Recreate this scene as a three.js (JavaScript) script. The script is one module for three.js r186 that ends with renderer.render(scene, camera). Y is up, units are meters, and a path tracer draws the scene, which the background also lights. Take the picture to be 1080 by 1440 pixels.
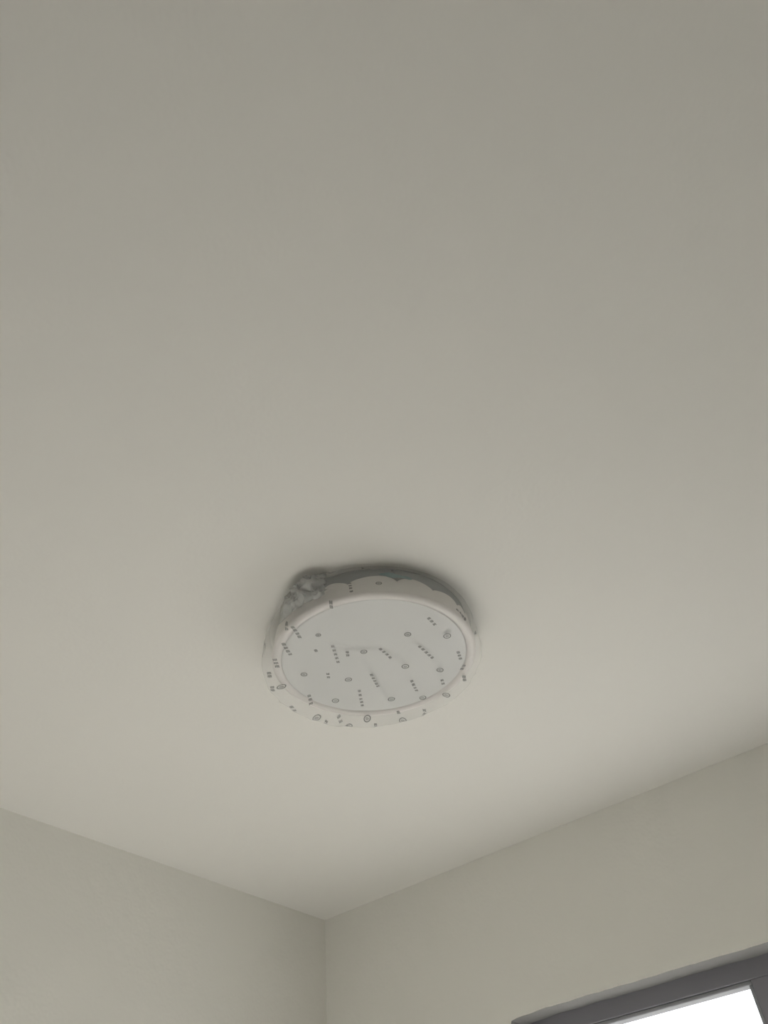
import * as THREE from 'three';
import { RoundedBoxGeometry } from 'three/addons/geometries/RoundedBoxGeometry.js';
import { mergeVertices } from 'three/addons/utils/BufferGeometryUtils.js';

// ---------------------------------------------------------------- camera, sky, daylight, exposure
const scene = new THREE.Scene();
const EYE = 1.45;
const camera = new THREE.PerspectiveCamera(65.98, 1080 / 1440, 0.05, 200);   // focal length about 1109 px of 1440
camera.rotation.order = 'YXZ';
camera.position.set(0, EYE, 0);
camera.rotation.set(THREE.MathUtils.degToRad(46.36), THREE.MathUtils.degToRad(35.08), THREE.MathUtils.degToRad(-6.16));
scene.add(camera);

const renderer = new THREE.WebGLRenderer({ antialias: true });
renderer.toneMapping = THREE.LinearToneMapping;
renderer.toneMappingExposure = 0.695;
renderer.shadowMap.enabled = true;

scene.background = new THREE.Color().setRGB(3.0, 3.05, 3.1);                 // even white overcast sky
const sun = new THREE.DirectionalLight(new THREE.Color().setRGB(1, 0.985, 0.96), 76);   // hazy sun, high in front of the window: it reaches the floor only
sun.position.set(1.6, 6.9, -8.3); sun.target.position.set(-1.1, 0, -1.0);
sun.castShadow = true; sun.shadow.mapSize.set(2048, 2048); sun.shadow.radius = 6;
Object.assign(sun.shadow.camera, { left: -6, right: 6, top: 6, bottom: -6, near: 0.5, far: 30 });
scene.add(sun, sun.target);

// ---------------------------------------------------------------- helpers
let seed = 7;
const rnd = () => { seed = (seed * 1664525 + 1013904223) >>> 0; return seed / 4294967296; };
function lattice(s) {                                                        // smooth value noise, two dimensions
  const h = (i, j) => { let n = (i * 374761393 + j * 668265263 + s * 1274126177) | 0; n = Math.imul(n ^ (n >>> 13), 1274126177); return ((n ^ (n >>> 16)) >>> 0) / 4294967296; };
  const f = (t) => t * t * (3 - 2 * t);
  return (x, y) => {
    const i = Math.floor(x), j = Math.floor(y), u = f(x - i), v = f(y - j);
    return (h(i, j) * (1 - u) + h(i + 1, j) * u) * (1 - v) + (h(i, j + 1) * (1 - u) + h(i + 1, j + 1) * u) * v;
  };
}
const smooth = (a, b, x) => { const t = Math.min(1, Math.max(0, (x - a) / (b - a))); return t * t * (3 - 2 * t); };
function mesh(name, geo, mat, parent = scene) {
  const m = new THREE.Mesh(geo, mat);
  m.name = name; m.castShadow = m.receiveShadow = true;
  parent.add(m);
  return m;
}
const structure = (o) => { o.userData.kind = 'structure'; return o; };

function plasterBump(size, s) {                                              // fine roller stipple and soft trowel waves
  const d = new Uint8Array(size * size * 4), a = lattice(s), b = lattice(s + 1), c = lattice(s + 2), k = size;
  for (let j = 0; j < size; j++) for (let i = 0; i < size; i++) {
    const v = 0.55 * a(i / k * 7, j / k * 7) + 0.3 * b(i / k * 40, j / k * 40) + 0.15 * c(i / k * 200, j / k * 200), p = (j * k + i) * 4;
    d[p] = d[p + 1] = d[p + 2] = v * 255; d[p + 3] = 255;
  }
  const t = new THREE.DataTexture(d, size, size);
  t.wrapS = t.wrapT = THREE.MirroredRepeatWrapping; t.magFilter = THREE.LinearFilter; t.minFilter = THREE.LinearFilter; t.needsUpdate = true;
  return t;
}
const bump = plasterBump(512, 11);
bump.repeat.set(0.7, 0.7);

const paint = new THREE.MeshStandardMaterial({ name: 'warm white matt wall paint, lightened', color: new THREE.Color().setRGB(0.845, 0.835, 0.785), roughness: 0.95, bumpMap: bump, bumpScale: 0.002 });  // colour set above the ceiling paint to make up for dim light on the walls
const ceilingPaint = new THREE.MeshStandardMaterial({ name: 'white matt ceiling paint', color: new THREE.Color().setRGB(0.81, 0.799, 0.762), roughness: 0.95, bumpMap: bump, bumpScale: 0.002 });
const plaster = new THREE.MeshStandardMaterial({ name: 'dark rough plaster of the reveal', color: new THREE.Color().setRGB(0.24, 0.237, 0.232), roughness: 1, bumpMap: bump, bumpScale: 0.003 });  // reveal in a much darker grey than the painted walls
const floorMat = new THREE.MeshStandardMaterial({ name: 'pale floor tile', color: new THREE.Color().setRGB(0.42, 0.41, 0.385), roughness: 0.5 });
const frameMat = new THREE.MeshStandardMaterial({ name: 'dark grey window aluminium', color: new THREE.Color().setRGB(0.265, 0.262, 0.295), roughness: 0.5, metalness: 0.1 });
const gasketMat = new THREE.MeshStandardMaterial({ name: 'grey glazing gasket', color: new THREE.Color().setRGB(0.32, 0.33, 0.355), roughness: 0.7 });
const glassMat = new THREE.MeshPhysicalMaterial({ name: 'window glass', color: 0xffffff, transmission: 1, thickness: 0, roughness: 0, ior: 1.5 });
const groundMat = new THREE.MeshStandardMaterial({ name: 'dark yard ground', color: new THREE.Color().setRGB(0.12, 0.12, 0.115), roughness: 1 });  // unseen ground, kept dark so it bounces less light onto the ceiling

// ---------------------------------------------------------------- the room
const X0 = -2.385, X1 = 1.5, Z0 = -2.64, Z1 = 2.2, TOP = 2.70, T = 0.22;   // inner faces
const WX0 = -1.573, WX1 = 0.064, WY0 = 0.92, WY1 = 2.1627;                   // window opening in the wall at Z0
const slab = (name, x0, x1, y0, y1, z0, z1, mat) => {
  const g = new THREE.BoxGeometry(x1 - x0, y1 - y0, z1 - z0), p = g.attributes.position, n = g.attributes.normal, u = g.attributes.uv;
  for (let i = 0; i < p.count; i++) {                                        // uv in metres
    const a = Math.abs(n.getX(i)), b = Math.abs(n.getY(i));
    u.setXY(i, a > 0.5 ? p.getZ(i) : p.getX(i), b > 0.5 ? p.getZ(i) : p.getY(i));
  }
  const m = mesh(name, g, mat);
  m.position.set((x0 + x1) / 2, (y0 + y1) / 2, (z0 + z1) / 2);
  return structure(m);
};
slab('ceiling', X0 - T, X1 + T, TOP, TOP + T, Z0 - T, Z1 + T, ceilingPaint);
slab('floor', X0 - T, X1 + T, -T, 0, Z0 - T, Z1 + T, floorMat);
slab('wall_left', X0 - T, X0, 0, TOP, Z0 - T, Z1 + T, paint);
slab('wall_right', X1, X1 + T, 0, TOP, Z0 - T, Z1 + T, paint);
slab('wall_front', X0, X1, 0, TOP, Z1, Z1 + T, paint);

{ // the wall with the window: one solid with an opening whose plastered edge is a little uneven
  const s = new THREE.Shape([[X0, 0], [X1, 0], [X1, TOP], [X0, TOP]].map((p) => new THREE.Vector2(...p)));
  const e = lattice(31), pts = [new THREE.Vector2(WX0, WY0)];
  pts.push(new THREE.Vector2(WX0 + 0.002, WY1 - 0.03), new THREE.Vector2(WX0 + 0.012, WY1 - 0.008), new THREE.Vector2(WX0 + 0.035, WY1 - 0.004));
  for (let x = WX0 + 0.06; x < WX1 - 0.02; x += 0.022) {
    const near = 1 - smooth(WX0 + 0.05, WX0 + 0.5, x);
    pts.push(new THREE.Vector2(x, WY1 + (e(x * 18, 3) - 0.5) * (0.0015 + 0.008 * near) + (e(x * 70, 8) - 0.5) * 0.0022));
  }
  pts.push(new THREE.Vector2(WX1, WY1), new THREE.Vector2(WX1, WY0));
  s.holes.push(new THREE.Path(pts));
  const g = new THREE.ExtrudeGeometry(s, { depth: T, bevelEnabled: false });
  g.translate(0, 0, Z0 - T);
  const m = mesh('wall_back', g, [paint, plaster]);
  structure(m);
}
{ // yard outside
  const g = mesh('ground', new THREE.BoxGeometry(80, 0.2, 80), groundMat);
  g.position.set(0, -0.5, -20 - 0); structure(g);
}

{ // the window: dark aluminium frame set 10 cm back in its reveal, two tall panes
  const w = new THREE.Group(); w.name = 'window_1'; scene.add(w); structure(w);
  w.userData.label = 'dark grey framed window with bright white panes, set back in the wall';
  w.position.set((WX0 + WX1) / 2, WY0, Z0 - 0.10 - 0.035);
  const half = (WX1 - WX0) / 2, H = WY1 - WY0 + 0.004, D = 0.07, B = 0.056, M = 0.09;
  const bar = (name, x0, x1, y0, y1, d = D, mat = frameMat, r = 0.003, z = 0) => {
    const m = mesh(name, new RoundedBoxGeometry(x1 - x0, y1 - y0, d, 2, r), mat, w);
    m.position.set((x0 + x1) / 2, (y0 + y1) / 2, z); return m;
  };
  const mx = -0.787 - w.position.x;                                          // left edge of the mullion
  bar('top_rail', -half, half, H - B, H); bar('bottom_rail', -half, half, 0, B);
  bar('stile', -half, -half + B, B, H - B); bar('stile', half - B, half, B, H - B);
  bar('mullion', mx, mx + M, B, H - B);
  for (const [a, b] of [[-half + B, mx], [mx + M, half - B]]) {
    const bead = (x0, x1, y0, y1) => bar('glazing_bead', x0, x1, y0, y1, 0.05, gasketMat, 0.004, 0.006);
    bead(a, b, B, B + 0.012); bead(a, b, H - B - 0.012, H - B); bead(a, a + 0.012, B + 0.012, H - B - 0.012); bead(b - 0.012, b, B + 0.012, H - B - 0.012);
    const pane = bar('pane', a - 0.004, b + 0.004, B - 0.004, H - B + 0.004, 0.006, glassMat, 0.001, -0.012);
    pane.geometry.dispose(); pane.geometry = new THREE.PlaneGeometry(b - a + 0.008, H - 2 * B + 0.008);
  }
}

// ---------------------------------------------------------------- the ceiling lamp, still in its printed protective film
const LAMP = [-0.9765, TOP, -1.282];                                         // centre on the ceiling
const R = 0.2525, D = 0.088;                                                 // rim radius, depth below the ceiling
const lamp = new THREE.Group();
lamp.name = 'ceiling_lamp'; lamp.position.set(...LAMP); scene.add(lamp);
lamp.userData = { label: 'round white flush ceiling lamp still wrapped in clear protective film printed with small logos', category: 'ceiling lamp' };

const housingMat = new THREE.MeshStandardMaterial({ name: 'grey lacquered housing', color: new THREE.Color().setRGB(0.36, 0.38, 0.39), roughness: 0.55 });
const ringMat = new THREE.MeshStandardMaterial({ name: 'white plastic ring', color: new THREE.Color().setRGB(0.90, 0.875, 0.845), roughness: 0.5 });
const rimMat = new THREE.MeshStandardMaterial({ name: 'white glossy rim', color: new THREE.Color().setRGB(0.82, 0.785, 0.765), roughness: 0.3 });
const faceMat = new THREE.MeshPhysicalMaterial({ name: 'opal acrylic diffuser', color: new THREE.Color().setRGB(0.72, 0.725, 0.72), roughness: 0.4, transmission: 0, clearcoat: 0.2 });

mesh('housing', new THREE.LatheGeometry([[0.001, 0], [R - 0.012, 0], [R - 0.012, -0.004], [R - 0.016, -0.012], [R - 0.02, -D + 0.014], [0.001, -D + 0.014]].map((p) => new THREE.Vector2(...p)), 128), housingMat, lamp);

const scallopNoise = lattice(5);
{ // skirt with an uneven scalloped upper edge
  const n = 720, rows = 10, P = [], I = [];
  const wave = (a) => {
    const k = 19, t = a / (2 * Math.PI) * k + 0.32 * Math.sin(4 * a + 0.6) + 0.2 * Math.sin(7 * a + 2), i = Math.floor(t), f = t - i, h = scallopNoise(((i % k) + k) % k * 3.7, 1.3);
    return -0.046 + (0.012 + 0.014 * h) * Math.pow(Math.sin(Math.PI * f), 0.55);
  };
  for (let i = 0; i <= n; i++) {
    const a = i / n * Math.PI * 2, top = wave(a);
    const prof = [];
    for (let j = 0; j <= rows; j++) { const t = j / rows, y = top + (-D + 0.006 - top) * t; prof.push([R - 0.006 + 0.004 * t, y]); }
    for (let j = rows; j >= 0; j--) { const t = j / rows, y = top + 0.0006 + (-D + 0.006 - top) * t; prof.push([R - 0.0095 + 0.004 * t, y]); }
    for (const [r, y] of prof) P.push(r * Math.cos(a), y, r * Math.sin(a));
  }
  const w = 2 * rows + 2;
  for (let i = 0; i < n; i++) for (let j = 0; j < w - 1; j++) { const a = i * w + j; I.push(a, a + 1, a + w, a + 1, a + w + 1, a + w); }
  const g = new THREE.BufferGeometry(); g.setAttribute('position', new THREE.Float32BufferAttribute(P, 3)); g.setIndex(I); g.computeVertexNormals();
  mesh('scalloped_skirt', g, ringMat, lamp);
}
{ // rim: a rounded lip round the diffuser
  const p = [];
  for (let i = 0; i <= 24; i++) { const t = i / 24 * Math.PI; p.push(new THREE.Vector2(R - 0.012 + 0.012 * Math.cos(t), -D + 0.008 - 0.010 * Math.sin(t))); }
  p.push(new THREE.Vector2(R - 0.036, -D + 0.014));
  mesh('rim', new THREE.LatheGeometry(p, 160), rimMat, lamp);
}
{ // slightly domed diffuser, set back a little inside the rim
  const p = [];
  for (let i = 0; i <= 20; i++) { const t = i / 20, r = Math.max(0.0005, t * (R - 0.024)); p.push(new THREE.Vector2(r, -D + 0.003 - 0.004 * (1 - t * t))); }
  p.reverse();
  mesh('diffuser', new THREE.LatheGeometry(p, 160), faceMat, lamp);
}

// film: one thin sheet stretched over the face, gathered and creased round the side
const S_FACE = R - 0.005, S_MAX = 0.40;
function filmPoint(a, s) {                                                   // a = angle in the lamp's own plan, s = distance along the sheet from its centre
  const ca = Math.cos(a), sa = Math.sin(a), n1 = filmPoint.n1, n2 = filmPoint.n2, n3 = filmPoint.n3;
  const slack = 0.5 + 0.5 * Math.cos(a - filmPoint.slackAt);                 // the loose side of the wrapping
  const loose = Math.pow(slack, 1.5);
  const edge = smooth(S_FACE - 0.045, S_FACE + 0.02, s);
  let r, y;
  const turn = 0.012;
  if (s <= S_FACE) { r = s; y = -D - 0.0065; }
  else {
    const q = s - S_FACE, arc = turn * Math.PI / 2;
    if (q < arc) { const t = q / turn; r = S_FACE + turn * Math.sin(t); y = -D - 0.0065 + turn * (1 - Math.cos(t)); }
    else { const t = Math.min(1, (q - arc) / (S_MAX - S_FACE - arc)); r = S_FACE + turn - 0.006 * t; y = -D - 0.0065 + turn + t * (D - turn + 0.0025); }
  }
  const side = smooth(S_FACE, S_FACE + 0.05, s), up = smooth(S_MAX - 0.04, S_MAX, s);
  r += loose * edge * (0.027 * (1 - up * 0.7));
  y -= loose * edge * (1 - side) * 0.008;
  // creases: ridged noise, radial on the side, slanting on the face
  const px = s * ca, pz = s * sa;
  const ridge = (v) => 1 - Math.abs(2 * v - 1);
  const face = Math.pow(ridge(n1(px * 9 + pz * 4 + 40, pz * 26 - px * 9 + 40)), 3) * 0.0027 + n2(px * 14 + 60, pz * 14 + 60) * 0.0022;
  const k = 46;
  const fold = (Math.pow(ridge(n3(k * (a + Math.PI) / (2 * Math.PI) * 1 + 0.8 * s * 8, s * 9)), 2.2) * 0.9 + n2(px * 30 + 90, pz * 30 + 90) * 0.5) * (0.0022 + 0.004 * loose) * (1 - up * 0.5);
  y -= face * (1 - side);
  r += fold * edge;
  const knot = Math.exp(-Math.pow((a - 1.42) / 0.26, 2)) * smooth(S_FACE + 0.01, S_FACE + 0.05, s);   // the sheet is bunched up here
  r += knot * (0.005 + 0.014 * Math.pow(ridge(n1(a * 16 + 9, s * 60 + a * 9)), 2.5));
  return [r * ca, Math.min(y, -0.0015), r * sa];
}
filmPoint.n1 = lattice(101); filmPoint.n2 = lattice(102); filmPoint.n3 = lattice(103); filmPoint.slackAt = Math.atan2(-0.5, -0.85);
function filmGeometry() {
  const na = 640, ns = 150, P = [], U = [], I = [];
  for (let i = 0; i <= na; i++) for (let j = 0; j <= ns; j++) {
    const a = i === na ? -Math.PI : -Math.PI + i / na * 2 * Math.PI, s = 0.0004 + j / ns * (S_MAX - 0.0004);
    const b = Math.abs(a + Math.PI) < 0.12 ? (a + Math.PI) / 0.12 : 1;      // close the seam
    let p = filmPoint(a, s);
    if (b < 1) { const q = filmPoint(a + 2 * Math.PI, s); p = p.map((v, c) => q[c] + (v - q[c]) * b); }
    P.push(...p); U.push(0.5 + s / S_MAX * 0.5 * Math.cos(a), 0.5 + s / S_MAX * 0.5 * Math.sin(a));
  }
  for (let i = 0; i < na; i++) for (let j = 0; j < ns; j++) { const a = i * (ns + 1) + j; I.push(a, a + ns + 1, a + 1, a + 1, a + ns + 1, a + ns + 2); }
  let g = new THREE.BufferGeometry(); g.setAttribute('position', new THREE.Float32BufferAttribute(P, 3)); g.setAttribute('uv', new THREE.Float32BufferAttribute(U, 2)); g.setIndex(I);
  g = mergeVertices(g, 1e-6); g.computeVertexNormals();
  return g;
}
// the print on the sheet, in its own flat plan: kind, place, then size and turn (logo) or the far end of the strip (text), and the strength of the ink
const TINT = [0.2704, 0.2136];                                            // middle of the tinted patch on the flat sheet, metres
const PRINTS = [
  ['logo', 0.752, 0.776, 18.2, -0.31],
  ['logo', 0.662, 0.541, 18.2, 0.05],
  ['logo', 0.741, 0.449, 21.0, -0.16],
  ['logo', 0.556, 0.419, 21.0, 0.12],
  ['logo', 0.412, 0.311, 21.0, 0.15],
  ['logo', 0.278, 0.435, 21.0, -0.52],
  ['logo', 0.385, 0.493, 19.6, -0.58],
  ['logo', 0.622, 0.326, 19.6, 0.40],
  ['logo', 0.230, 0.614, 18.2, -0.29],
  ['logo', 0.514, 0.569, 18.2, -0.32],
  ['logo', 0.307, 0.613, 18.2, 0.59],
  ['logo', 0.539, 0.885, 16.8, -0.04],
  ['logo', 0.554, 0.214, 18.2, 0.40],
  ['logo', 0.204, 0.422, 19.6, -0.03],
  ['logo', 0.296, 0.295, 19.6, 0.17],
  ['logo', 0.241, 0.316, 21.0, -0.42],
  ['logo', 0.374, 0.215, 21.0, 0.16],
  ['logo', 0.489, 0.243, 19.6, 0.44],
  ['logo', 0.472, 0.726, 14.0, 0.03],
  ['text', 0.688, 0.857, 0.658, 0.790],
  ['text', 0.755, 0.564, 0.747, 0.515],
  ['text', 0.837, 0.518, 0.823, 0.460],
  ['text', 0.815, 0.403, 0.798, 0.387],
  ['text', 0.650, 0.473, 0.645, 0.390],
  ['text', 0.558, 0.549, 0.552, 0.482],
  ['text', 0.720, 0.365, 0.700, 0.323],
  ['text', 0.692, 0.294, 0.669, 0.280],
  ['text', 0.656, 0.253, 0.637, 0.228],
  ['text', 0.597, 0.284, 0.580, 0.251],
  ['text', 0.525, 0.350, 0.497, 0.283],
  ['text', 0.455, 0.466, 0.425, 0.392],
  ['text', 0.374, 0.429, 0.313, 0.340],
  ['text', 0.470, 0.663, 0.418, 0.576],
  ['text', 0.365, 0.568, 0.343, 0.539],
  ['text', 0.418, 0.686, 0.414, 0.665],
  ['text', 0.451, 0.806, 0.425, 0.752],
  ['text', 0.378, 0.770, 0.347, 0.711],
  ['text', 0.258, 0.801, 0.306, 0.767],
  ['text', 0.267, 0.762, 0.273, 0.743],
  ['text', 0.312, 0.733, 0.282, 0.690],
  ['text', 0.259, 0.693, 0.240, 0.669],
  ['text', 0.219, 0.635, 0.205, 0.610],
  ['text', 0.244, 0.525, 0.219, 0.476],
  ['text', 0.189, 0.526, 0.184, 0.490],
  ['text', 0.245, 0.380, 0.236, 0.344],
  ['text', 0.206, 0.385, 0.188, 0.361],
  ['text', 0.388, 0.254, 0.380, 0.233],
  ['text', 0.460, 0.211, 0.446, 0.193],
  ['text', 0.433, 0.191, 0.452, 0.193],
  ['text', 0.301, 0.261, 0.283, 0.237],
  ['text', 0.780, 0.910, 0.777, 0.889],
  ['text', 0.865, 0.807, 0.835, 0.759],
  ['text', 0.627, 0.975, 0.609, 0.951],
  ['text', 0.610, 0.919, 0.612, 0.881],
  ['text', 0.499, 0.992, 0.482, 0.980],
  ['text', 0.599, 0.811, 0.581, 0.787],
  ['text', 0.481, 0.608, 0.463, 0.584],
  ['text', 0.444, 0.825, 0.426, 0.801],
];
function filmPrint() {                                                       // cut-out map of the grey ink
  const N = 2048, c = document.createElement('canvas'); c.width = c.height = N;
  const x = c.getContext('2d');
  x.fillStyle = '#000'; x.fillRect(0, 0, N, N);
  const px = (u) => u * N, py = (v) => (1 - v) * N;
  x.lineCap = 'round'; x.strokeStyle = x.fillStyle = '#fff';
  for (const [kind, u0, v0, u1, v1] of PRINTS) {
    const X = px(u0), Y = py(v0);
    if (kind === 'logo') {                                                   // ring with an open hook inside
      const r = u1;
      x.save(); x.translate(X, Y); x.rotate(v1);
      x.lineWidth = 7; x.beginPath(); x.ellipse(0, 0, r, r, 0, 0, Math.PI * 2); x.stroke();
      x.lineWidth = 4.5; x.beginPath(); x.arc(0, 0, r * 0.42, 0.6, 5.0); x.stroke();
      x.beginPath(); x.moveTo(-r * 0.1, r * 0.05); x.lineTo(r * 0.4, -r * 0.1); x.stroke();
      x.restore();
    } else {                                                                 // a strip of small block characters
      const dx = px(u1) - X, dy = py(v1) - Y, L = Math.hypot(dx, dy), n = Math.max(1, Math.min(5, Math.round(L / 34))), h = 14;
      x.save(); x.translate(X, Y); x.rotate(Math.atan2(dy, dx));
      for (let k = 0; k < n; k++) {
        const w = Math.min(22, L / n * 0.72), cx = (k + 0.5) * L / n;
        x.lineWidth = 5;
        for (let q = 0; q < 3; q++) { const yy = -h / 2 + h * q / 2; x.beginPath(); x.moveTo(cx - w / 2 * (0.6 + 0.4 * rnd()), yy); x.lineTo(cx + w / 2 * (0.6 + 0.4 * rnd()), yy); x.stroke(); }
        const vx = cx + (rnd() - 0.5) * w * 0.5; x.beginPath(); x.moveTo(vx, -h / 2); x.lineTo(vx, h / 2); x.stroke();
        if (rnd() > 0.5) { x.beginPath(); x.moveTo(cx - w / 2, -h / 2); x.lineTo(cx - w / 2, h / 2); x.stroke(); }
      }
      x.restore();
    }
  }
  const d = x.getImageData(0, 0, N, N).data, o = new Uint8Array(N * N * 4);
  for (let j = 0; j < N; j++) for (let i = 0; i < N; i++) { const q = ((N - 1 - j) * N + i) * 4; o[q] = o[q + 1] = o[q + 2] = d[(j * N + i) * 4]; o[q + 3] = 255; }
  const t = new THREE.DataTexture(o, N, N); t.magFilter = t.minFilter = THREE.LinearFilter; t.needsUpdate = true;
  return t;
}
const filmMat = new THREE.MeshPhysicalMaterial({ name: 'clear protective film', color: new THREE.Color().setRGB(0.9, 0.9, 0.89), transparent: true, opacity: 0.22, depthWrite: false, side: THREE.DoubleSide, roughness: 0.42, ior: 1.45 });
const inkMat = new THREE.MeshStandardMaterial({ name: 'grey ink', color: new THREE.Color().setRGB(0.12, 0.12, 0.117), alphaMap: filmPrint(), alphaTest: 0.5, side: THREE.DoubleSide, roughness: 0.8 });
const tintMat = new THREE.MeshPhysicalMaterial({ name: 'blue-green tint', color: new THREE.Color().setRGB(0.36, 0.50, 0.50), transparent: true, opacity: 0.55, depthWrite: false, side: THREE.DoubleSide, roughness: 0.6 });
const filmGeo = filmGeometry();
const film = mesh('protective_film', filmGeo, filmMat, lamp);
{ // the print lies on the sheet, half a millimetre proud of it
  const g = filmGeo.clone(), p = g.attributes.position, n = g.attributes.normal;
  for (let i = 0; i < p.count; i++) p.setXYZ(i, p.getX(i) + n.getX(i) * 0.0006, p.getY(i) + n.getY(i) * 0.0006, p.getZ(i) + n.getZ(i) * 0.0006);
  mesh('logo_print', g, inkMat, film).userData.label = 'small grey ring logos and lettering';
  const P = [], I = [], m = 16, k = 6, a0 = Math.atan2(TINT[1], TINT[0]), s0 = Math.hypot(...TINT);
  for (let i = 0; i <= m; i++) for (let j = 0; j <= k; j++) {              // one blue-green tinted patch laid on the side of the sheet
    const t = i / m * 2 - 1, w = 0.014 * Math.sqrt(Math.max(0, 1 - t * t)) * (0.8 + 0.2 * Math.sin(5 * t));
    const q = filmPoint(a0 + t * 0.16, s0 + 0.004 * t + (j / k * 2 - 1) * w), L = Math.hypot(q[0], q[2]);
    P.push(q[0] * (1 + 0.0008 / L), q[1], q[2] * (1 + 0.0008 / L));
  }
  for (let i = 0; i < m; i++) for (let j = 0; j < k; j++) { const a = i * (k + 1) + j; I.push(a, a + 1, a + k + 1, a + 1, a + k + 2, a + k + 1); }
  const tg = new THREE.BufferGeometry(); tg.setAttribute('position', new THREE.Float32BufferAttribute(P, 3)); tg.setIndex(I); tg.computeVertexNormals();
  mesh('tinted_patch', tg, tintMat, film).userData.label = 'blue-green tinted patch on the film';
}
film.userData.label = 'creased clear film printed with grey logos and lettering';

{ // the slack of the sheet, gathered into a crumpled bunch of several layers
  const P = [], I = [], m = 70, k = 36, n1 = lattice(301), n2 = lattice(302);
  for (let i = 0; i <= m; i++) for (let j = 0; j <= k; j++) {
    const u = i / m, v = j / k, a = 1.30 + 0.55 * u, edge = smooth(0, 0.25, u) * smooth(1, 0.7, u) * smooth(0, 0.35, v) * smooth(1, 0.85, v);
    const q = filmPoint(a, S_FACE + 0.03 + (S_MAX - S_FACE - 0.035) * v), L = Math.hypot(q[0], q[2]);
    const f = (1 - Math.abs(2 * n1(u * 7 + v * 3, v * 4 - u * 2) - 1)), h = 1 - Math.abs(2 * n2(u * 13 - v * 5, v * 9) - 1);
    const out = 0.0006 + edge * (0.002 + 0.017 * Math.pow(f, 1.6) + 0.004 * h);
    P.push(q[0] * (1 + out / L), q[1] - edge * 0.008 * (h - 0.5) - 0.0002, q[2] * (1 + out / L));
  }
  for (let i = 0; i < m; i++) for (let j = 0; j < k; j++) { const a = i * (k + 1) + j; I.push(a, a + 1, a + k + 1, a + 1, a + k + 2, a + k + 1); }
  const g = new THREE.BufferGeometry(); g.setAttribute('position', new THREE.Float32BufferAttribute(P, 3)); g.setIndex(I); g.computeVertexNormals();
  const bunchMat = new THREE.MeshPhysicalMaterial({ name: 'layered film', color: new THREE.Color().setRGB(0.68, 0.69, 0.675), transparent: true, opacity: 0.5, depthWrite: false, side: THREE.DoubleSide, roughness: 0.4 });
  mesh('gathered_fold', g, bunchMat, film).userData.label = 'crumpled bunch of gathered film';
}

renderer.render(scene, camera);
